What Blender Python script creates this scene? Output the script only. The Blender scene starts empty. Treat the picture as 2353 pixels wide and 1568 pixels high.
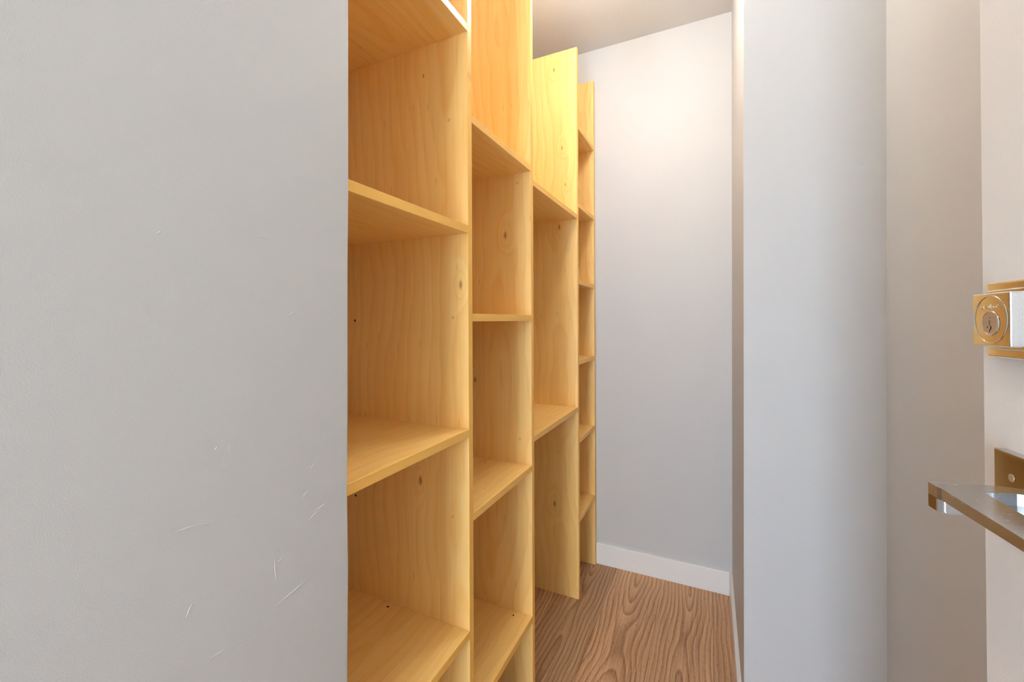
import bpy, bmesh, math, random
from mathutils import Vector, Matrix

random.seed(7)
scene = bpy.context.scene
C = scene.collection
R = math.radians
# world axes: X to the right across the closet, Y along the shelves away from the camera, Z up
EYE = 1.234

# ---------------------------------------------------------------- camera
cam_data = bpy.data.cameras.new('camera')
cam = bpy.data.objects.new('camera', cam_data)
C.objects.link(cam)
cam_data.sensor_fit = 'HORIZONTAL'
cam_data.sensor_width = 36.0
cam_data.lens = 965.73 / 2353 * 36.0
cam_data.shift_y = -(784 - 736.70) / 2353
cam_data.clip_start = 0.01
cam.matrix_world = (Matrix.Translation((0, 0, EYE)) @ Matrix.Rotation(R(25.33), 4, 'Z')
                    @ Matrix.Rotation(R(90), 4, 'X') @ Matrix.Rotation(R(-0.2427), 4, 'Z'))
scene.camera = cam

# ---------------------------------------------------------------- view and light
vs = scene.view_settings
vs.view_transform = 'Standard'
vs.look = 'None'
vs.gamma = 1.0
vs.use_curve_mapping = False
vs.exposure = 0.63
SKY_STRENGTH = 12.8
LAMP_STRENGTH = 46.0
HALL_FILL_STRENGTH = 22.0
scene.cycles.max_bounces = 10
scene.cycles.diffuse_bounces = 8
scene.cycles.adaptive_threshold = 0.15
scene.cycles.adaptive_min_samples = 24
scene.cycles.glossy_bounces = 4

world = bpy.data.worlds.new('overcast_sky')
scene.world = world
world.use_nodes = True
wn = world.node_tree
bg = wn.nodes['Background']
wtc = wn.nodes.new('ShaderNodeTexCoord')
wno = wn.nodes.new('ShaderNodeTexNoise')
wno.inputs['Scale'].default_value = 3.0
wno.inputs['Detail'].default_value = 4.0
wra = wn.nodes.new('ShaderNodeValToRGB')
wra.color_ramp.elements[0].position = 0.40
wra.color_ramp.elements[0].color = (0.46, 0.69, 1.0, 1)
wra.color_ramp.elements[1].position = 0.62
wra.color_ramp.elements[1].color = (0.78, 0.91, 1.0, 1)
wn.links.new(wtc.outputs['Generated'], wno.inputs['Vector'])
wn.links.new(wno.outputs['Fac'], wra.inputs['Fac'])
wn.links.new(wra.outputs['Color'], bg.inputs['Color'])
bg.inputs['Strength'].default_value = SKY_STRENGTH

# daylight enters by the open doorway at the end of the hall behind the camera
DOORWAY = (-0.52, 0.118, -2.6, 2.2)      # x0, x1, y, head height
pl = bpy.data.lights.new('doorway_portal', 'AREA')
pl.shape = 'RECTANGLE'
pl.size = DOORWAY[1] - DOORWAY[0]
pl.size_y = DOORWAY[3]
pl.cycles.is_portal = True
po = bpy.data.objects.new('doorway_portal', pl)
po.location = ((DOORWAY[0] + DOORWAY[1]) / 2, DOORWAY[2] - 0.06, DOORWAY[3] / 2)
po.rotation_euler = (R(90), 0, 0)          # faces +Y, into the hall
C.objects.link(po)


# ---------------------------------------------------------------- node helpers
class NT:
    def __init__(self, name):
        self.m = bpy.data.materials.new(name)
        self.m.use_nodes = True
        self.t = self.m.node_tree
        self.bsdf = self.t.nodes['Principled BSDF']

    def n(self, kind, **kw):
        x = self.t.nodes.new(kind)
        for k, v in kw.items():
            setattr(x, k, v)
        return x

    def l(self, a, b):
        self.t.links.new(a, b)

    def val(self, sock, v):
        if hasattr(v, 'links') or isinstance(v, bpy.types.NodeSocket):
            self.l(v, sock)
        else:
            sock.default_value = v

    def math(self, op, a, b=None, c=None):
        x = self.n('ShaderNodeMath', operation=op)
        self.val(x.inputs[0], a)
        if b is not None:
            self.val(x.inputs[1], b)
        if c is not None:
            self.val(x.inputs[2], c)
        return x.outputs[0]

    def sep(self, v):
        x = self.n('ShaderNodeSeparateXYZ')
        self.l(v, x.inputs[0])
        return x.outputs

    def comb(self, a, b, c):
        x = self.n('ShaderNodeCombineXYZ')
        for i, v in enumerate((a, b, c)):
            self.val(x.inputs[i], v)
        return x.outputs[0]

    def noise(self, vec, scale, detail=2.0, rough=0.5, dim='3D'):
        x = self.n('ShaderNodeTexNoise', noise_dimensions=dim)
        self.l(vec, x.inputs['W' if dim == '1D' else 'Vector'])
        x.inputs['Scale'].default_value = scale
        x.inputs['Detail'].default_value = detail
        x.inputs['Roughness'].default_value = rough
        return x.outputs['Fac']

    def ramp(self, fac, stops):
        x = self.n('ShaderNodeValToRGB')
        cr = x.color_ramp
        while len(cr.elements) < len(stops):
            cr.elements.new(0.5)
        for e, (p, col) in zip(cr.elements, stops):
            e.position = p
            e.color = (*col, 1) if len(col) == 3 else col
        self.l(fac, x.inputs['Fac'])
        return x.outputs['Color']

    def mix(self, fac, a, b, blend='MIX'):
        x = self.n('ShaderNodeMix', data_type='RGBA', blend_type=blend)
        self.val(x.inputs[0], fac)
        for s, v in ((x.inputs[6], a), (x.inputs[7], b)):
            if isinstance(v, tuple):
                s.default_value = (*v, 1)
            else:
                self.l(v, s)
        return x.outputs[2]

    def bump(self, height, strength, dist):
        x = self.n('ShaderNodeBump')
        x.inputs['Strength'].default_value = strength
        x.inputs['Distance'].default_value = dist
        self.l(height, x.inputs['Height'])
        self.l(x.outputs['Normal'], self.bsdf.inputs['Normal'])


def lin(r, g, b):
    f = lambda c: c / 12.92 if c <= 0.04045 else ((c + 0.055) / 1.055) ** 2.4
    return tuple(f(c / 255) for c in (r, g, b))


def paint(name, col, rough=0.55, scale=700, strength=0.12):
    t = NT(name)
    t.bsdf.inputs['Base Color'].default_value = (*col, 1)
    t.bsdf.inputs['Roughness'].default_value = rough
    t.bsdf.inputs['Specular IOR Level'].default_value = 0.3
    co = t.n('ShaderNodeTexCoord').outputs['Object']
    h = t.noise(co, scale, 0.0, 0.6)
    t.bump(h, strength, 0.0012)
    return t.m


def wood(name, along, light, dark, ring=48, contrast=0.5, streak=0.35, rough=0.42,
         knots=(), centre=0.0, wander=0.05, spread=0.09, pores=0.0, wobble=0.05, coat=0.0):
    """flat-sawn wood: growth rings cut by the board, so cathedrals and closed loops.
    along = index of the local axis the grain runs along; across = the widest other axis"""
    t = NT(name)
    co = t.n('ShaderNodeTexCoord').outputs['Object']
    sd = t.n('ShaderNodeAttribute', attribute_type='OBJECT', attribute_name='seed').outputs['Fac']
    p = t.sep(co)
    if along == 2:
        A, B, D = p[2], p[1], p[0]      # upright: grain vertical, width along Y-local
    else:
        A, B, D = p[along], p[1 - along], p[2]
    Ao = t.math('MULTIPLY_ADD', sd, 37.31, A)
    slow = t.noise(t.math('MULTIPLY', Ao, 1.4), 1.0, 0.0, dim='1D')
    slow2 = t.noise(t.math('MULTIPLY_ADD', Ao, 1.1, 51.0), 1.0, 0.0, dim='1D')
    wob = t.noise(t.comb(t.math('MULTIPLY', Ao, 4.0), t.math('MULTIPLY_ADD', B, 9.0, sd), 0.0), 1.0, 1.0, dim='2D')
    x = t.math('ADD', B, -centre)
    x = t.math('ADD', x, t.math('MULTIPLY_ADD', slow2, 2 * wander, -wander))
    d = t.math('MULTIPLY_ADD', slow, 2 * spread, -spread + 0.02)
    d = t.math('MULTIPLY_ADD', D, 0.6, d)
    r = t.math('SQRT', t.math('ADD', t.math('MULTIPLY', x, x), t.math('MULTIPLY', d, d)))
    r = t.math('MULTIPLY_ADD', wob, wobble, r)
    kmask = None
    for (kb, ka, kr) in knots:
        e = t.math('MULTIPLY', t.math('SUBTRACT', B, kb), 1.0)
        f = t.math('MULTIPLY', t.math('SUBTRACT', A, ka), 0.45)
        q = t.math('SQRT', t.math('ADD', t.math('MULTIPLY', e, e), t.math('MULTIPLY', f, f)))
        g = t.math('MAXIMUM', t.math('MULTIPLY_ADD', q, -1 / (kr * 7), 1.0), 0.0)
        g = t.math('MULTIPLY', g, g)
        r = t.math('MULTIPLY_ADD', g, 0.11, r)
        k = t.math('MAXIMUM', t.math('MULTIPLY_ADD', q, -1 / kr, 1.0), 0.0)
        kmask = k if kmask is None else t.math('MAXIMUM', kmask, k)
    rg = t.math('FRACT', t.math('MULTIPLY', r, ring))
    prof = t.ramp(rg, [(0.0, (0, 0, 0)), (0.55, (0.35,) * 3), (0.86, (1, 1, 1)), (1.0, (0, 0, 0))])
    fine = t.noise(t.comb(t.math('MULTIPLY', Ao, 3.0), t.math('MULTIPLY_ADD', D, 60.0, t.math('MULTIPLY', B, 150.0)), 0.0), 1.0, 1.0, 0.6, dim='2D')
    fl = t.ramp(fine, [(0.3, (0, 0, 0)), (0.72, (1, 1, 1))])
    band = t.noise(t.comb(t.math('MULTIPLY', Ao, 0.8), t.math('MULTIPLY', B, 11.0), 0.0), 1.0, 1.0, dim='2D')
    mm = t.math('MULTIPLY_ADD', prof, contrast, t.math('MULTIPLY', fl, streak))
    mm = t.math('ADD', mm, t.math('MULTIPLY_ADD', band, 0.5, -0.25))
    mm = t.math('MINIMUM', t.math('MAXIMUM', mm, 0.0), 1.0)
    col = t.mix(mm, light, dark)
    if pores:
        tone = t.n('ShaderNodeAttribute', attribute_type='OBJECT', attribute_name='tone').outputs['Fac']
        hs = t.n('ShaderNodeHueSaturation')
        t.l(tone, hs.inputs['Value'])
        t.l(col, hs.inputs['Color'])
        col = hs.outputs['Color']
    if pores:
        po_ = t.noise(t.comb(t.math('MULTIPLY', Ao, 45.0), t.math('MULTIPLY', B, 900.0), 0.0), 1.0, 0.0, dim='2D')
        pf = t.ramp(po_, [(0.60, (0, 0, 0)), (0.72, (1, 1, 1))])
        pf = t.math('MULTIPLY', t.math('MULTIPLY', pf, pores), t.math('MULTIPLY_ADD', prof, 0.8, 0.2))
        col = t.mix(pf, col, tuple(c * 0.45 for c in dark))
    # short dark mineral flecks
    fk = t.n('ShaderNodeTexVoronoi', voronoi_dimensions='2D')
    t.l(t.comb(t.math('MULTIPLY', Ao, 5.0), t.math('MULTIPLY', B, 26.0), 0.0), fk.inputs['Vector'])
    fk.inputs['Scale'].default_value = 1.0
    fm = t.ramp(fk.outputs['Distance'], [(0.03, (1, 1, 1)), (0.075, (0, 0, 0))])
    gate = t.sep(fk.outputs['Color'])[0]
    fm = t.math('MULTIPLY', fm, t.math('GREATER_THAN', gate, 0.80))
    col = t.mix(t.math('MULTIPLY', fm, 0.32), col, tuple(c * 0.55 for c in dark))
    if kmask is not None:
        col = t.mix(t.math('MINIMUM', t.math('MULTIPLY', kmask, 1.2), 0.7), col, lin(140, 86, 32))
    t.l(col, t.bsdf.inputs['Base Color'])
    t.bsdf.inputs['Roughness'].default_value = rough
    t.bsdf.inputs['Specular IOR Level'].default_value = 0.4
    if coat:
        t.bsdf.inputs['Coat Weight'].default_value = coat
        t.bsdf.inputs['Coat Roughness'].default_value = 0.42
    return t.m


def metal(name, col, rough):
    t = NT(name)
    t.bsdf.inputs['Metallic'].default_value = 1.0
    t.bsdf.inputs['Base Color'].default_value = (*col, 1)
    co = t.n('ShaderNodeTexCoord').outputs['Object']
    nz = t.noise(co, 160, 3.0)
    t.l(t.math('MULTIPLY_ADD', nz, rough * 0.8, rough * 0.6), t.bsdf.inputs['Roughness'])
    return t.m


def plain(name, col, rough=0.6):
    t = NT(name)
    co = t.n('ShaderNodeTexCoord').outputs['Object']
    nz = t.noise(co, 300, 2.0)
    t.l(t.mix(nz, tuple(c * 0.85 for c in col), col), t.bsdf.inputs['Base Color'])
    t.bsdf.inputs['Roughness'].default_value = rough
    return t.m


SCR = [(0.4709, 1.1066, 0.4817, 1.1105), (0.3008, 1.0607, 0.3093, 1.0609), (0.3098, 1.079, 0.3111, 1.0865),
       (0.2952, 1.0836, 0.2964, 1.0882), (0.2533, 1.008, 0.2749, 1.0044), (0.2749, 1.0044, 0.2934, 0.9998),
       (0.41, 0.9838, 0.4216, 0.9922), (0.4204, 0.9465, 0.4378, 0.9567), (0.4283, 0.9553, 0.4511, 0.9619),
       (0.4239, 1.02, 0.4349, 1.0301), (0.3712, 0.9123, 0.3817, 0.9164), (0.3677, 0.9205, 0.371, 0.8877),
       (0.361, 0.8533, 0.4247, 0.8668), (0.2635, 0.9065, 0.2714, 0.921), (0.2849, 0.8438, 0.3116, 0.8452),
       (0.4336, 1.0672, 0.4482, 1.0671), (0.3459, 1.3421, 0.3661, 1.3427), (0.2382, 1.3262, 0.2432, 1.3311),
       (0.3902, 1.2429, 0.3989, 1.2464), (0.4239, 1.2234, 0.4334, 1.2263)]
WALL = lin(205, 204, 202)
M_wall = paint('white_wall_paint', WALL)
M_ceil = plain('ceiling_paint', lin(218, 216, 212), 0.8)
M_wall_flat = plain('white_wall_paint_flat', tuple(c * 1.08 for c in WALL), 0.6)
M_trim = paint('trim_paint', lin(238, 236, 232), 0.35, 200, 0.02)
M_door = paint('door_paint', lin(233, 231, 228), 0.4, 1100, 0.14)
BL, BD = (0.975, 0.665, 0.245), (0.91, 0.525, 0.135)
M_birch = {}
for key, kn, ce in (('plain', (), -0.15), ('D1', ((-0.022, 1.322, 0.006), (-0.146, 0.823, 0.007), (-0.131, 1.861, 0.003)), -0.03),
                    ('D2', ((-0.094, 1.521, 0.007), (-0.214, 1.027, 0.006)), -0.12),
                    ('D3', ((-0.106, 2.366, 0.006), (-0.070, 2.007, 0.0055), (-0.055, 1.841, 0.004),
                            (-0.084, 1.653, 0.007), (-0.111, 0.403, 0.008)), -0.10)):
    M_birch[key] = wood('birch_veneer_upright_' + key, 2, BL, BD, ring=30, contrast=0.52, streak=0.36, knots=kn, centre=ce, coat=1.0)
M_shelf = wood('birch_veneer_shelf', 0, BL, BD, ring=34, contrast=0.46, streak=0.34, centre=-0.2)
M_edge_v = wood('beech_edging_upright', 2, (0.98, 0.57, 0.13), (0.93, 0.48, 0.09), ring=90, contrast=0.25, streak=0.35)
M_edge_h = wood('beech_edging_shelf', 0, (0.98, 0.57, 0.13), (0.93, 0.48, 0.09), ring=90, contrast=0.25, streak=0.35)
M_oak = wood('oak_plank', 1, lin(232, 186, 142), lin(156, 108, 68), ring=62, contrast=0.60, streak=0.34, rough=0.45,
             wander=0.02, spread=0.05, pores=0.6, wobble=0.025)
M_sub = plain('subfloor', lin(60, 40, 26))
M_chrome = metal('polished_chrome', (0.83, 0.82, 0.80), 0.05)
M_nickel = metal('satin_nickel', (0.76, 0.73, 0.68), 0.40)
M_engrave = metal('engraved_chrome', (0.86, 0.83, 0.78), 0.22)
M_lever = metal('polished_steel', (0.58, 0.60, 0.63), 0.06)
M_satin = metal('satin_steel', (0.64, 0.66, 0.69), 0.24)
M_black = plain('keyway_black', (0.01, 0.009, 0.008), 0.7)
M_hole = plain('screw_hole_dark', lin(52, 28, 14), 0.8)
M_plug = plain('birch_plug', (0.84, 0.54, 0.18), 0.5)


# ---------------------------------------------------------------- mesh helpers
def link(name, me, mat, parent=None, loc=None, smooth=False):
    o = bpy.data.objects.new(name, me)
    C.objects.link(o)
    if mat is not None and not me.materials:
        me.materials.append(mat)
    if parent:
        o.parent = parent
    if loc:
        o.location = loc
    if smooth:
        for p in me.polygons:
            p.use_smooth = True
    return o


def from_bm(name, bm):
    bmesh.ops.recalc_face_normals(bm, faces=bm.faces)
    me = bpy.data.meshes.new(name)
    bm.to_mesh(me)
    bm.free()
    return me


def box_bm(x0, x1, y0, y1, z0, z1, bevel=0.0, seg=1):
    bm = bmesh.new()
    bmesh.ops.create_cube(bm, size=1.0)
    for v in bm.verts:
        v.co = Vector(((x0 + x1) / 2 + v.co.x * (x1 - x0), (y0 + y1) / 2 + v.co.y * (y1 - y0), (z0 + z1) / 2 + v.co.z * (z1 - z0)))
    if bevel:
        bmesh.ops.bevel(bm, geom=list(bm.edges), offset=bevel, segments=seg, affect='EDGES', profile=0.5)
    return bm


def prism_bm(poly, z0, z1):
    """poly: list of (x, y) in plan"""
    bm = bmesh.new()
    a = [bm.verts.new((x, y, z0)) for x, y in poly]
    b = [bm.verts.new((x, y, z1)) for x, y in poly]
    n = len(poly)
    bm.faces.new(a)
    bm.faces.new(b)
    for i in range(n):
        bm.faces.new((a[i], a[(i + 1) % n], b[(i + 1) % n], b[i]))
    return bm


def rounded(poly, corner, rad, seg=6):
    """poly with the given corner index replaced by an arc of radius rad"""
    p = [Vector(q) for q in poly]
    n = len(p)
    c = p[corner]
    a = (p[corner - 1] - c).normalized()
    b = (p[(corner + 1) % n] - c).normalized()
    out = []
    half = a.angle(b) / 2
    dist = rad / math.tan(half)
    s, e = c + a * dist, c + b * dist
    ctr = c + (a + b).normalized() * (rad / math.sin(half))
    for k in range(seg + 1):
        t = k / seg
        q = s.lerp(e, t) - ctr
        out.append(tuple(ctr + q.normalized() * rad))
    return [tuple(q) for q in p[:corner]] + out + [tuple(q) for q in p[corner + 1:]]


def tag(o, label, cat, kind=None):
    o['label'] = label
    o['category'] = cat
    if kind:
        o['kind'] = kind
    return o


def lean(me, kx=0.0, ky=0.0):
    """old walls stand a few millimetres out of plumb"""
    for v in me.vertices:
        v.co.x += kx * (v.co.z - EYE)
        v.co.y += ky * (v.co.z - EYE)
    return me


# ---------------------------------------------------------------- the setting
ZC = 2.611           # ceiling
YB = 2.1194          # back wall
XF = -0.5312         # front of the shelving
XS = -0.940          # wall behind the shelving
XR, YA, XH = 0.0851, 1.383, 0.4066     # closet right wall, wall beside the closet, hall wall behind the door
Y0 = -2.6

floor = link('floor', from_bm('floor', box_bm(XS - 0.12, 0.62, Y0 - 0.1, YB + 0.1, -0.06, -0.0125)), M_sub)
tag(floor, 'brown oak plank floor of the closet', 'floor', 'structure')
W = 0.2157
x = -0.6427 - 2 * W
row = 0
ends = {0: [-1.3, 0.6], 1: [-0.9, 0.9], 2: [-0.7, 1.15], 3: [-1.1, 0.75], 4: [-0.5, 1.25], 5: [-1.4, 0.45], 6: [-0.8, 1.0], 7: [-1.2, 0.7]}
seeds = {2: 0.61, 3: 0.235, 4: 0.48}
while x < 0.60:
    ys = [Y0 - 0.1] + ends[row % 8] + [YB + 0.05]
    for k in range(3):
        bm = box_bm(0.0003, W - 0.0003, 0.0003, ys[k + 1] - ys[k] - 0.0003, -0.012, 0.0, 0.0007)
        o = link('plank', from_bm('plank', bm), M_oak, floor, (x, ys[k], 0))
        # the grain is laid out from the middle of the board
        for v in o.data.vertices:
            v.co.x -= W / 2
        o.location.x += W / 2
        o['tone'] = {1: 0.95, 2: 0.74, 3: 1.0, 4: 0.97}.get(row, 0.85 + 0.2 * random.random())
        o['seed'] = seeds.get(row, random.random()) if k == 2 else random.random()
    x += W
    row += 1

ceiling = link('ceiling', from_bm('ceiling', box_bm(XS - 0.12, 0.62, Y0 - 0.1, YB + 0.1, ZC, ZC + 0.08)), M_ceil)
tag(ceiling, 'off-white painted ceiling above the shelving', 'ceiling', 'structure')

# left wall: its end laps over the first upright of the shelving
poly = [(XS, Y0), (-0.524, Y0), (-0.524, 0.4968), (-0.5308, 0.4968), (-0.5308, 0.4730), (XS, 0.4730)]
poly = rounded(poly, 2, 0.0045)
me = from_bm('wall_left', prism_bm(poly, 0, ZC))
bmx = bmesh.new(); bmx.from_mesh(me)
for zz in [k * 0.12 for k in range(1, 22)]:
    bmesh.ops.bisect_plane(bmx, geom=bmx.verts[:] + bmx.edges[:] + bmx.faces[:], plane_co=(0, 0, zz), plane_no=(0, 0, 1))
for v in bmx.verts:                       # slightly wavy plastered edge
    if v.co.y > 0.48:
        v.co.y += 0.0011 * math.sin(v.co.z * 13.0 + 0.6) * math.sin(v.co.z * 5.1) + 0.0006 * math.sin(v.co.z * 31)
bmx.to_mesh(me); bmx.free()
wl = link('wall_left', lean(me, 0, 0.0070), M_wall)
tag(wl, 'scuffed grey-white painted wall filling the left third of the photo', 'wall', 'structure')

# scuffs: shallow raised ridges left in the paint
for (sy0, sz0, sy1, sz1) in SCR:
    a_, b_ = Vector((0, sy0, sz0)), Vector((0, sy1, sz1))
    dirv = (b_ - a_).normalized()
    per = Vector((0, -dirv.z, dirv.y))
    bm = bmesh.new()
    cols = []
    for k in range(6):
        f = k / 5
        w_ = 0.0010 * math.sin(math.pi * (0.12 + 0.76 * f)) ** 0.6
        c_ = a_.lerp(b_, f) + per * (0.0006 * math.sin(f * 5 + sy0 * 90))
        lift = 0.0006 * math.sin(math.pi * f)
        cols.append([bm.verts.new(c_ + per * w_ + Vector((-0.524 - 0.0002, 0, 0))), bm.verts.new(c_ + Vector((-0.524 + lift, 0, 0))),
                     bm.verts.new(c_ - per * w_ + Vector((-0.524 - 0.0002, 0, 0)))])
    for k in range(5):
        for j in range(2):
            bm.faces.new((cols[k][j], cols[k + 1][j], cols[k + 1][j + 1], cols[k][j + 1]))
    link('paint_scuff', from_bm('paint_scuff', bm), M_wall, wl)

wsb = link('wall_behind_shelves', from_bm('wall_behind_shelves', box_bm(XS - 0.1, XS, Y0, YB, 0, ZC)), M_wall_flat)
tag(wsb, 'white painted wall behind the plywood shelving', 'wall', 'structure')

wb = link('wall_back', from_bm('wall_back', box_bm(XS - 0.1, 0.3, YB, YB + 0.1, 0, ZC)), M_wall)
tag(wb, 'white wall at the far end of the closet beside the shelving', 'wall', 'structure')

# closet right wall and the wall beside the closet opening meet in a mitre
poly = [(XR, YA), (XR, YB), (XR + 0.1, YB), (XR + 0.1, YA + 0.1)]
poly = rounded(poly, 0, 0.003, 3)
wr = link('wall_right', lean(from_bm('wall_right', prism_bm(poly, 0, ZC)), 0.0027), M_wall)
tag(wr, 'narrow strip of white closet wall right of the far wall', 'wall', 'structure')
wf = link('wall_front', lean(from_bm('wall_front', prism_bm([(XR + 0.0014, YA), (XR + 0.1, YA + 0.0995), (XH + 0.1, YA + 0.0995), (XH + 0.1, YA)], 0, ZC)), 0.0027), M_wall)
tag(wf, 'wide white wall face between the closet opening and the hall wall', 'wall', 'structure')
wh = link('wall_hall', lean(from_bm('wall_hall', box_bm(XH, XH + 0.1, Y0, YA, 0, ZC)), 0.0023), M_wall)
tag(wh, 'warm cream lit hall wall just behind the open door', 'wall', 'structure')

# end wall of the hall behind the camera, with the doorway the daylight comes through
bm = box_bm(DOORWAY[1], XH, Y0 - 0.1, Y0, 0, ZC)
me1 = from_bm('wall_entry', bm)
bm = bmesh.new(); bm.from_mesh(me1)
b2 = box_bm(XS, DOORWAY[1], Y0 - 0.1, Y0, DOORWAY[3], ZC)
m2 = from_bm('tmp', b2); bm.from_mesh(m2)
b3 = box_bm(XS, DOORWAY[0], Y0 - 0.1, Y0, 0, DOORWAY[3])
m3 = from_bm('tmp', b3); bm.from_mesh(m3)
bm.to_mesh(me1); bm.free()
we = link('wall_entry', me1, M_wall_flat)
tag(we, 'white wall with the entry doorway behind the viewer', 'wall', 'structure')


def baseboard(name, poly, label):
    """poly: profile (offset from wall, height) extruded by the caller's map"""
    bm = bmesh.new()
    prof, fmap, a, b = poly
    va = [bm.verts.new(fmap(q, a)) for q in prof]
    vb = [bm.verts.new(fmap(q, b)) for q in prof]
    n = len(prof)
    bm.faces.new(va); bm.faces.new(vb)
    for i in range(n):
        bm.faces.new((va[i], va[(i + 1) % n], vb[(i + 1) % n], vb[i]))
    o = link(name, from_bm(name, bm), M_trim)
    return tag(o, label, 'baseboard', 'structure')


BH, BT = 0.1029, 0.0125
prof = [(0, 0.0005), (BT, 0.0005), (BT, BH - 0.003), (BT - 0.001, BH - 0.0008), (BT - 0.003, BH), (0, BH)]
baseboard('baseboard_back', (prof, lambda q, s: (s, YB - q[0], q[1]), XF + 0.0015, XR - BT + 0.0005), 'white baseboard along the far closet wall')
XRf = XR + 0.0027 * (0.05 - EYE)
baseboard('baseboard_right', (prof, lambda q, s: (XRf - q[0], s, q[1]), YA, YB), 'white baseboard seen edge-on along the right closet wall')
baseboard('baseboard_front', (prof, lambda q, s: (s, YA - q[0], q[1]), XRf, XH), 'white baseboard of the wall beside the closet')
baseboard('baseboard_left', (prof, lambda q, s: (-0.524 + q[0], s, q[1]), Y0, 0.487), 'white baseboard along the left hall wall')
baseboard('baseboard_hall', (prof, lambda q, s: (XH - 0.003 - q[0], s, q[1]), Y0, YA - BT), 'white baseboard of the hall wall behind the door')

# ---------------------------------------------------------------- shelving
T = 0.019            # board thickness
ZT = 2.4413          # top of the uprights
DEP = 0.404          # board depth behind the front edging
EB = 0.0012          # edging strip thickness
unit = bpy.data.objects.new('shelving_unit', None)
C.objects.link(unit)
unit.location = (XF, 0.474, 0)
tag(unit, 'tall open birch plywood shelving with staggered shelves along the left', 'shelving')
UY = {0: 0.4740, 1: 0.8760, 2: 1.2710, 3: 1.8005, 4: 2.0917}
SHELVES = {0: [1.9552, 1.4650, 0.9701, 0.4805], 1: [1.7415, 1.2511, 0.7587, 0.2647],
           2: [1.7004, 0.8499], 3: [2.1066, 1.7579, 1.4133, 1.0543, 0.7040, 0.3515]}
CORNER = 0.0006


def disc(name, rad, mat, parent, loc, axis):
    bm = bmesh.new()
    bmesh.ops.create_cone(bm, cap_ends=True, segments=14, radius1=rad, radius2=rad * 0.92, depth=0.0008)
    me = from_bm(name, bm)
    if axis == 'y':
        me.transform(Matrix.Rotation(R(90), 4, 'X'))
    return link(name, me, mat, parent, loc)


uprights = {}
for i, y in UY.items():
    # local frame: x across the thickness, y into the depth (negative), z up
    me = from_bm('upright', box_bm(0, T, -DEP, -EB, 0, ZT, CORNER))
    me.transform(Matrix.Translation((0, 0, 0)))
    o = link('upright', me, M_birch.get('D%d' % i, M_birch['plain']), unit)
    # local x is turned to world Y and local y to world X
    o.matrix_parent_inverse = Matrix()
    o.matrix_local = Matrix(((0, 1, 0, 0), (1, 0, 0, y - 0.474), (0, 0, 1, 0), (0, 0, 0, 1)))
    o['seed'] = [0.12, 0.37, 0.81, 0.55, 0.27][i]
    e = link('edge_band', from_bm('edge_band', box_bm(0, T, -EB, 0, 0, ZT, 0.0004)), M_edge_v, o)
    e['seed'] = random.random()
    e['label'] = 'orange beech edging strip'
    uprights[i] = o
    for s in SHELVES.get(i, []):           # plugged screw holes of the shelves on the other side
        if i in (1, 2):
            disc('wood_plug', 0.0042, M_plug, o, (0, -0.043 - random.random() * 0.012, s - T / 2), 'x').rotation_euler = (0, R(90), 0)
for z in (1.2355, 0.7455):
    disc('screw_hole', 0.0032, M_hole, uprights[1], (0, -0.370, z), 'x').rotation_euler = (0, R(90), 0)

for i, zs in SHELVES.items():
    ya, yb = UY[i] + T, UY[i + 1]
    for k, z in enumerate(zs):
        me = from_bm('shelf', box_bm(0, yb - ya, -DEP, -EB, -T, 0, CORNER))
        o = link('shelf', me, M_shelf, unit)
        o.matrix_local = Matrix(((0, 1, 0, 0), (1, 0, 0, ya - 0.474), (0, 0, 1, z), (0, 0, 0, 1)))
        o['seed'] = round(0.13 + 0.217 * k + 0.091 * i, 3)
        e = link('edge_band', from_bm('edge_band', box_bm(0, yb - ya, -EB, 0, -T, 0, 0.0004)), M_edge_h, o)
        e['seed'] = random.random()
        e['label'] = 'orange beech edging strip'
        if i == 0 and k == 3:
            disc('screw_hole', 0.0035, M_hole, o, (0.86 - ya, -0.241, 0.0), 'z')
        if i == 1 and k == 3:
            disc('screw_hole', 0.003, M_hole, o, (1.248 - ya, -0.059, 0.0), 'z')

# ---------------------------------------------------------------- ceiling lamp above the closet aisle (out of the frame, lights the shelves), and an added fill globe in the hall
def globe_lamp(loc, rad, drop, colour, strength, label):
    lamp = bpy.data.objects.new('ceiling_lamp_or_fill', None)
    C.objects.link(lamp)
    lamp.location = (loc[0], loc[1], ZC)
    tag(lamp, label, 'lamp')
    bm = bmesh.new()
    bmesh.ops.create_cone(bm, cap_ends=True, segments=40, radius1=rad * 1.08, radius2=rad * 1.15, depth=0.022)
    link('lamp_base', from_bm('lamp_base', bm), M_trim, lamp, (0, 0, -0.0112))
    if drop > 0.03:
        bm = bmesh.new()
        bmesh.ops.create_cone(bm, cap_ends=True, segments=16, radius1=0.008, radius2=0.008, depth=drop)
        link('lamp_stem', from_bm('lamp_stem', bm), M_nickel, lamp, (0, 0, -0.02 - drop / 2))
    bm = bmesh.new()
    bmesh.ops.create_uvsphere(bm, u_segments=32, v_segments=16, radius=rad)
    for v in bm.verts:
        v.co.z *= 0.8
    t = NT('frosted_glass_lit')
    t.bsdf.inputs['Base Color'].default_value = (1, 1, 1, 1)
    em = t.noise(t.n('ShaderNodeTexCoord').outputs['Object'], 4, 1)
    t.bsdf.inputs['Emission Color'].default_value = (*colour, 1)
    t.l(t.math('MULTIPLY_ADD', em, 0.1 * strength, 0.95 * strength), t.bsdf.inputs['Emission Strength'])
    link('lamp_globe', from_bm('lamp_globe', bm), t.m, lamp, (0, 0, -0.022 - drop - rad * 0.8), smooth=True)


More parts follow.
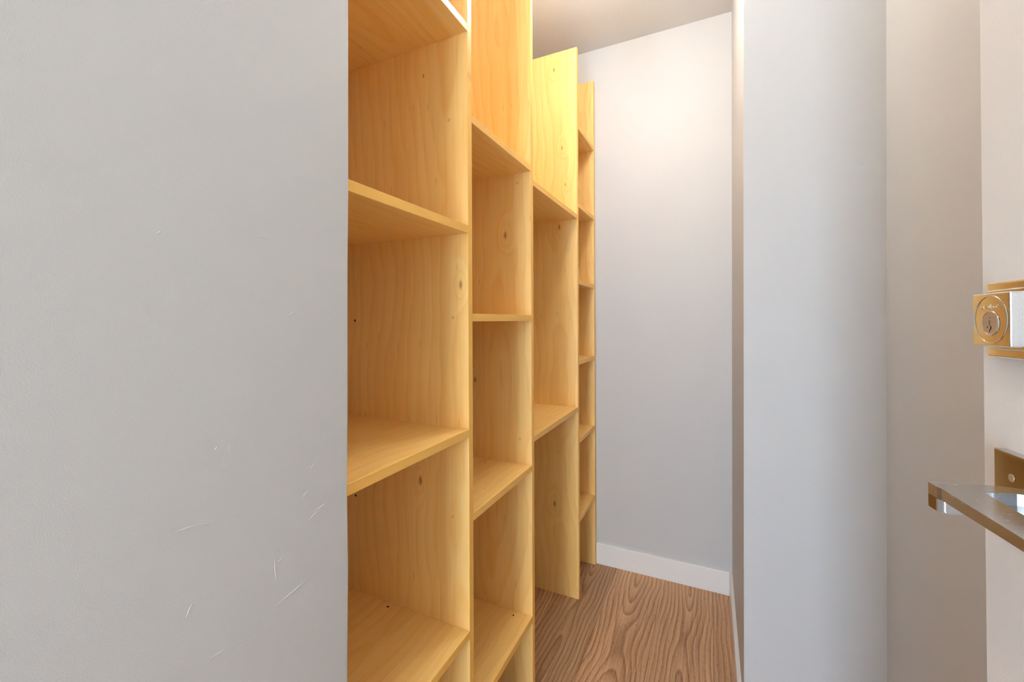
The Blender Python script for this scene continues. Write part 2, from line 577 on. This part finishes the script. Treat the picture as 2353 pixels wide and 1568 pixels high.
globe_lamp((-0.30, 1.31), 0.078, 0.11, (1.0, 0.97, 0.92), LAMP_STRENGTH, 'round frosted glass lamp hanging over the closet aisle')
globe_lamp((-0.38, -0.35), 0.10, 0.0, (1.0, 0.90, 0.76), HALL_FILL_STRENGTH, 'added fill light shaped as a frosted glass globe, in the hall behind the viewer')  # invented soft fill, unseen; brightens the hall walls, door and shelves

# ---------------------------------------------------------------- open door with its hardware
DEL = R(-4.0)
DD = 0.261            # distance of the door face from the viewer's vertical axis
SC = 0.4655           # lock axis along the door
TILT = R(0.55)


def Wd(s, d, z):
    """door frame (s along the door, d outwards from the viewer, z up) to world"""
    ds, dz = s - SC, z - EYE
    s2 = SC + ds * math.cos(TILT) + dz * math.sin(TILT)
    z2 = EYE + dz * math.cos(TILT) - ds * math.sin(TILT)
    return Vector((s2 * math.sin(DEL) + d * math.cos(DEL), s2 * math.cos(DEL) - d * math.sin(DEL), z2))


def to_world(bm):
    for v in bm.verts:
        v.co = Wd(*v.co)
    return bm


door = link('door_1', from_bm('door_1', to_world(box_bm(-0.39, 0.5147, DD, DD + 0.044, 0.012, 2.05, 0.0012, 2))), M_door)
tag(door, 'white painted door standing open at the right edge of the photo', 'door', 'structure')
# door rail the hinges sit on
jamb = link('trim_1', from_bm('trim_1', box_bm(0.325, XH - 0.004, -0.56, -0.44, 0, 2.1, 0.002)), M_trim)
tag(jamb, 'white door jamb post the open door hangs on', 'trim', 'structure')


def dpart(name, bm, mat, parent, smooth=False):
    return link(name, from_bm(name, to_world(bm)), mat, parent, smooth=smooth)


# deadbolt: rosette, inner step, square lock block, ring, cylinder, keyway, lettering
ZD = EYE - 0.0010
bolt = dpart('deadbolt', box_bm(SC - 0.0327, SC + 0.0327, DD - 0.0058, DD, ZD - 0.0325, ZD + 0.0325, 0.0022, 3), M_chrome, door)
bolt['label'] = 'square polished chrome deadbolt lock'
dpart('lock_step', box_bm(SC - 0.0262, SC + 0.0262, DD - 0.0090, DD - 0.0050, ZD - 0.0255, ZD + 0.0255, 0.0012, 2), M_chrome, bolt)
FB = DD - 0.0200      # face of the lock block
dpart('lock_block', box_bm(SC - 0.0219, SC + 0.0219, FB, DD - 0.0085, ZD - 0.0219, ZD + 0.0219, 0.0009, 2), M_chrome, bolt)


def ring_bm(rad, w, h, d0, zc, seg=64):
    """a flat-topped ring of width w standing h proud of the face d0"""
    bm = bmesh.new()
    prof = [(rad - w / 2, 0.0004), (rad - w / 4, -h), (rad + w / 4, -h), (rad + w / 2, 0.0004)]
    vs_ = []
    for k in range(seg):
        a = 2 * math.pi * k / seg
        vs_.append([bm.verts.new((SC + r * math.cos(a), d0 + q, zc + r * math.sin(a))) for r, q in prof])
    for k in range(seg):
        for j in range(3):
            bm.faces.new((vs_[k][j], vs_[(k + 1) % seg][j], vs_[(k + 1) % seg][j + 1], vs_[k][j + 1]))
    return bm


dpart('lock_ring', ring_bm(0.0194, 0.0013, 0.0005, FB, ZD), M_chrome, bolt, True)
ZK = ZD - 0.0030
dpart('cylinder_ring', ring_bm(0.0097, 0.0014, 0.0007, FB, ZK), M_chrome, bolt, True)


def disc_bm(rad, d0, d1, zc, seg=48):
    bm = bmesh.new()
    a = [bm.verts.new((SC + rad * math.cos(2 * math.pi * k / seg), d0, zc + rad * math.sin(2 * math.pi * k / seg))) for k in range(seg)]
    b = [bm.verts.new((SC + rad * math.cos(2 * math.pi * k / seg), d1, zc + rad * math.sin(2 * math.pi * k / seg))) for k in range(seg)]
    bm.faces.new(a); bm.faces.new(b)
    for k in range(seg):
        bm.faces.new((a[k], a[(k + 1) % seg], b[(k + 1) % seg], b[k]))
    return bm


FK = FB - 0.0004
dpart('lock_cylinder', disc_bm(0.0091, FK, FB + 0.001, ZK), M_nickel, bolt)
# keyway: a crooked slot; on the face, right is towards the viewer, i.e. smaller s
path = [(0.0004, 0.0022), (0.0002, 0.0006), (0.0009, -0.0008), (-0.0012, -0.0026), (-0.0014, -0.0040), (0.0000, -0.0058), (0.0005, -0.0072)]
wid = [0.0006, 0.0003, 0.0004, 0.0005, 0.0008, 0.0006, 0.0005]
bm = bmesh.new()
L = [bm.verts.new((SC + s + w, FK - 0.00006, ZK + z)) for (s, z), w in zip(path, wid)]
Rr = [bm.verts.new((SC + s - w, FK - 0.00006, ZK + z)) for (s, z), w in zip(path, wid)]
for k in range(len(path) - 1):
    bm.faces.new((L[k], L[k + 1], Rr[k + 1], Rr[k]))
dpart('keyway', bm, M_black, bolt)
bm = box_bm(SC - 0.0010, SC + 0.0010, FK - 0.00006, FK + 0.0002, ZK + 0.0044, ZK + 0.0048)
dpart('keyway_slot', bm, M_black, bolt)
bm = box_bm(SC + 0.0024, SC + 0.0032, FK - 0.00006, FK + 0.0002, ZK - 0.0040, ZK - 0.0024)
dpart('reset_slot', bm, M_black, bolt)

fc = bpy.data.curves.new('lettering', 'FONT')
fc.body = 'Kwikset'
fc.shear = 0.25
fc.size = 1.0
fc.align_x = 'CENTER'
fc.extrude = 0.02
tmp = bpy.data.objects.new('lettering_tmp', fc)
C.objects.link(tmp)
dg = bpy.context.evaluated_depsgraph_get()
lm = bpy.data.meshes.new_from_object(tmp.evaluated_get(dg))
bpy.data.objects.remove(tmp)
xs = [v.co.x for v in lm.vertices]
k = 0.0196 / (max(xs) - min(xs))
cx = (max(xs) + min(xs)) / 2
for v in lm.vertices:
    tx, ty, tz = v.co
    v.co = Wd(SC + 0.0006 - (tx - cx) * k, FB - tz * k - 0.00002, ZD + 0.0090 + ty * k * 0.82 + (tx - cx) * k * 0.05)
lm.materials.clear()
link('lettering', lm, M_engrave, bolt)
bm = box_bm(SC - 0.0100, SC + 0.0106, FB - 0.0001, FB + 0.0002, ZD + 0.0075, ZD + 0.0079)
for v in bm.verts:
    v.co.z -= (v.co.x - SC) * 0.05
dpart('lettering_rule', bm, M_engrave, bolt)

# lever handle: rosette, neck and a flat lever that runs back towards the viewer
ZL = EYE - 0.142
lever = dpart('lever_handle', box_bm(SC - 0.0225, SC + 0.0200, DD - 0.0085, DD, ZL - 0.0320, ZL + 0.0320, 0.0008, 2), M_lever, door)
lever['label'] = 'angular polished chrome lever handle'
ZN = EYE - 0.1400     # top of the neck and lever


def bevel_sel(bm, test, off, seg=2):
    ed = [e for e in bm.edges if test(*[v.co for v in e.verts])]
    bmesh.ops.bevel(bm, geom=ed, offset=off, segments=seg, affect='EDGES', profile=0.5)


top = [(0.4768, DD - 0.006), (0.4686, 0.2007), (0.4555, 0.2014), (0.4520, 0.2030), (0.3380, 0.2032), (0.3380, 0.2268), (0.4545, 0.2294), (0.4600, DD - 0.006)]
top = rounded(top, 2, 0.0020, 4)
top = rounded(top, 1, 0.0022, 5)
bm = prism_bm(top, ZN - 0.0098, ZN)
for v in bm.verts:                       # the top falls slightly towards its outer edge
    if v.co.z > ZN - 0.001 and v.co.y < 0.24:
        v.co.z -= (0.2294 - v.co.y) * 0.0
for v in bm.verts:
    if v.co.x < 0.35 and v.co.z < ZN - 0.001:
        v.co.z += 0.0022
vert = lambda a, b: abs(a.x - b.x) < 1e-6 and abs(a.y - b.y) < 1e-6
bevel_sel(bm, lambda a, b: (a.z > ZN - 0.005 and b.z > ZN - 0.005) or (a.x < 0.35 and b.x < 0.35), 0.0004)
dpart('lever_arm', bm, M_satin, lever)
low = [(0.4768, DD - 0.006), (0.4686, 0.2007), (0.4555, 0.2014), (0.4515, 0.2045), (0.4545, 0.2294), (0.4600, DD - 0.006)]
low = rounded(low, 3, 0.0022, 4)
low = rounded(low, 2, 0.0020, 4)
low = rounded(low, 1, 0.0022, 5)
bm = prism_bm(low, ZN - 0.0202, ZN - 0.0096)
bevel_sel(bm, lambda a, b: a.z < ZN - 0.02 and b.z < ZN - 0.02, 0.0010, 3)
dpart('lever_neck', bm, M_lever, lever)
bm = bmesh.new()
dpart('set_screw_hole', disc_bm(0.0032, DD - 0.0087, DD - 0.0080, ZL + 0.0125, 20), M_nickel, lever)
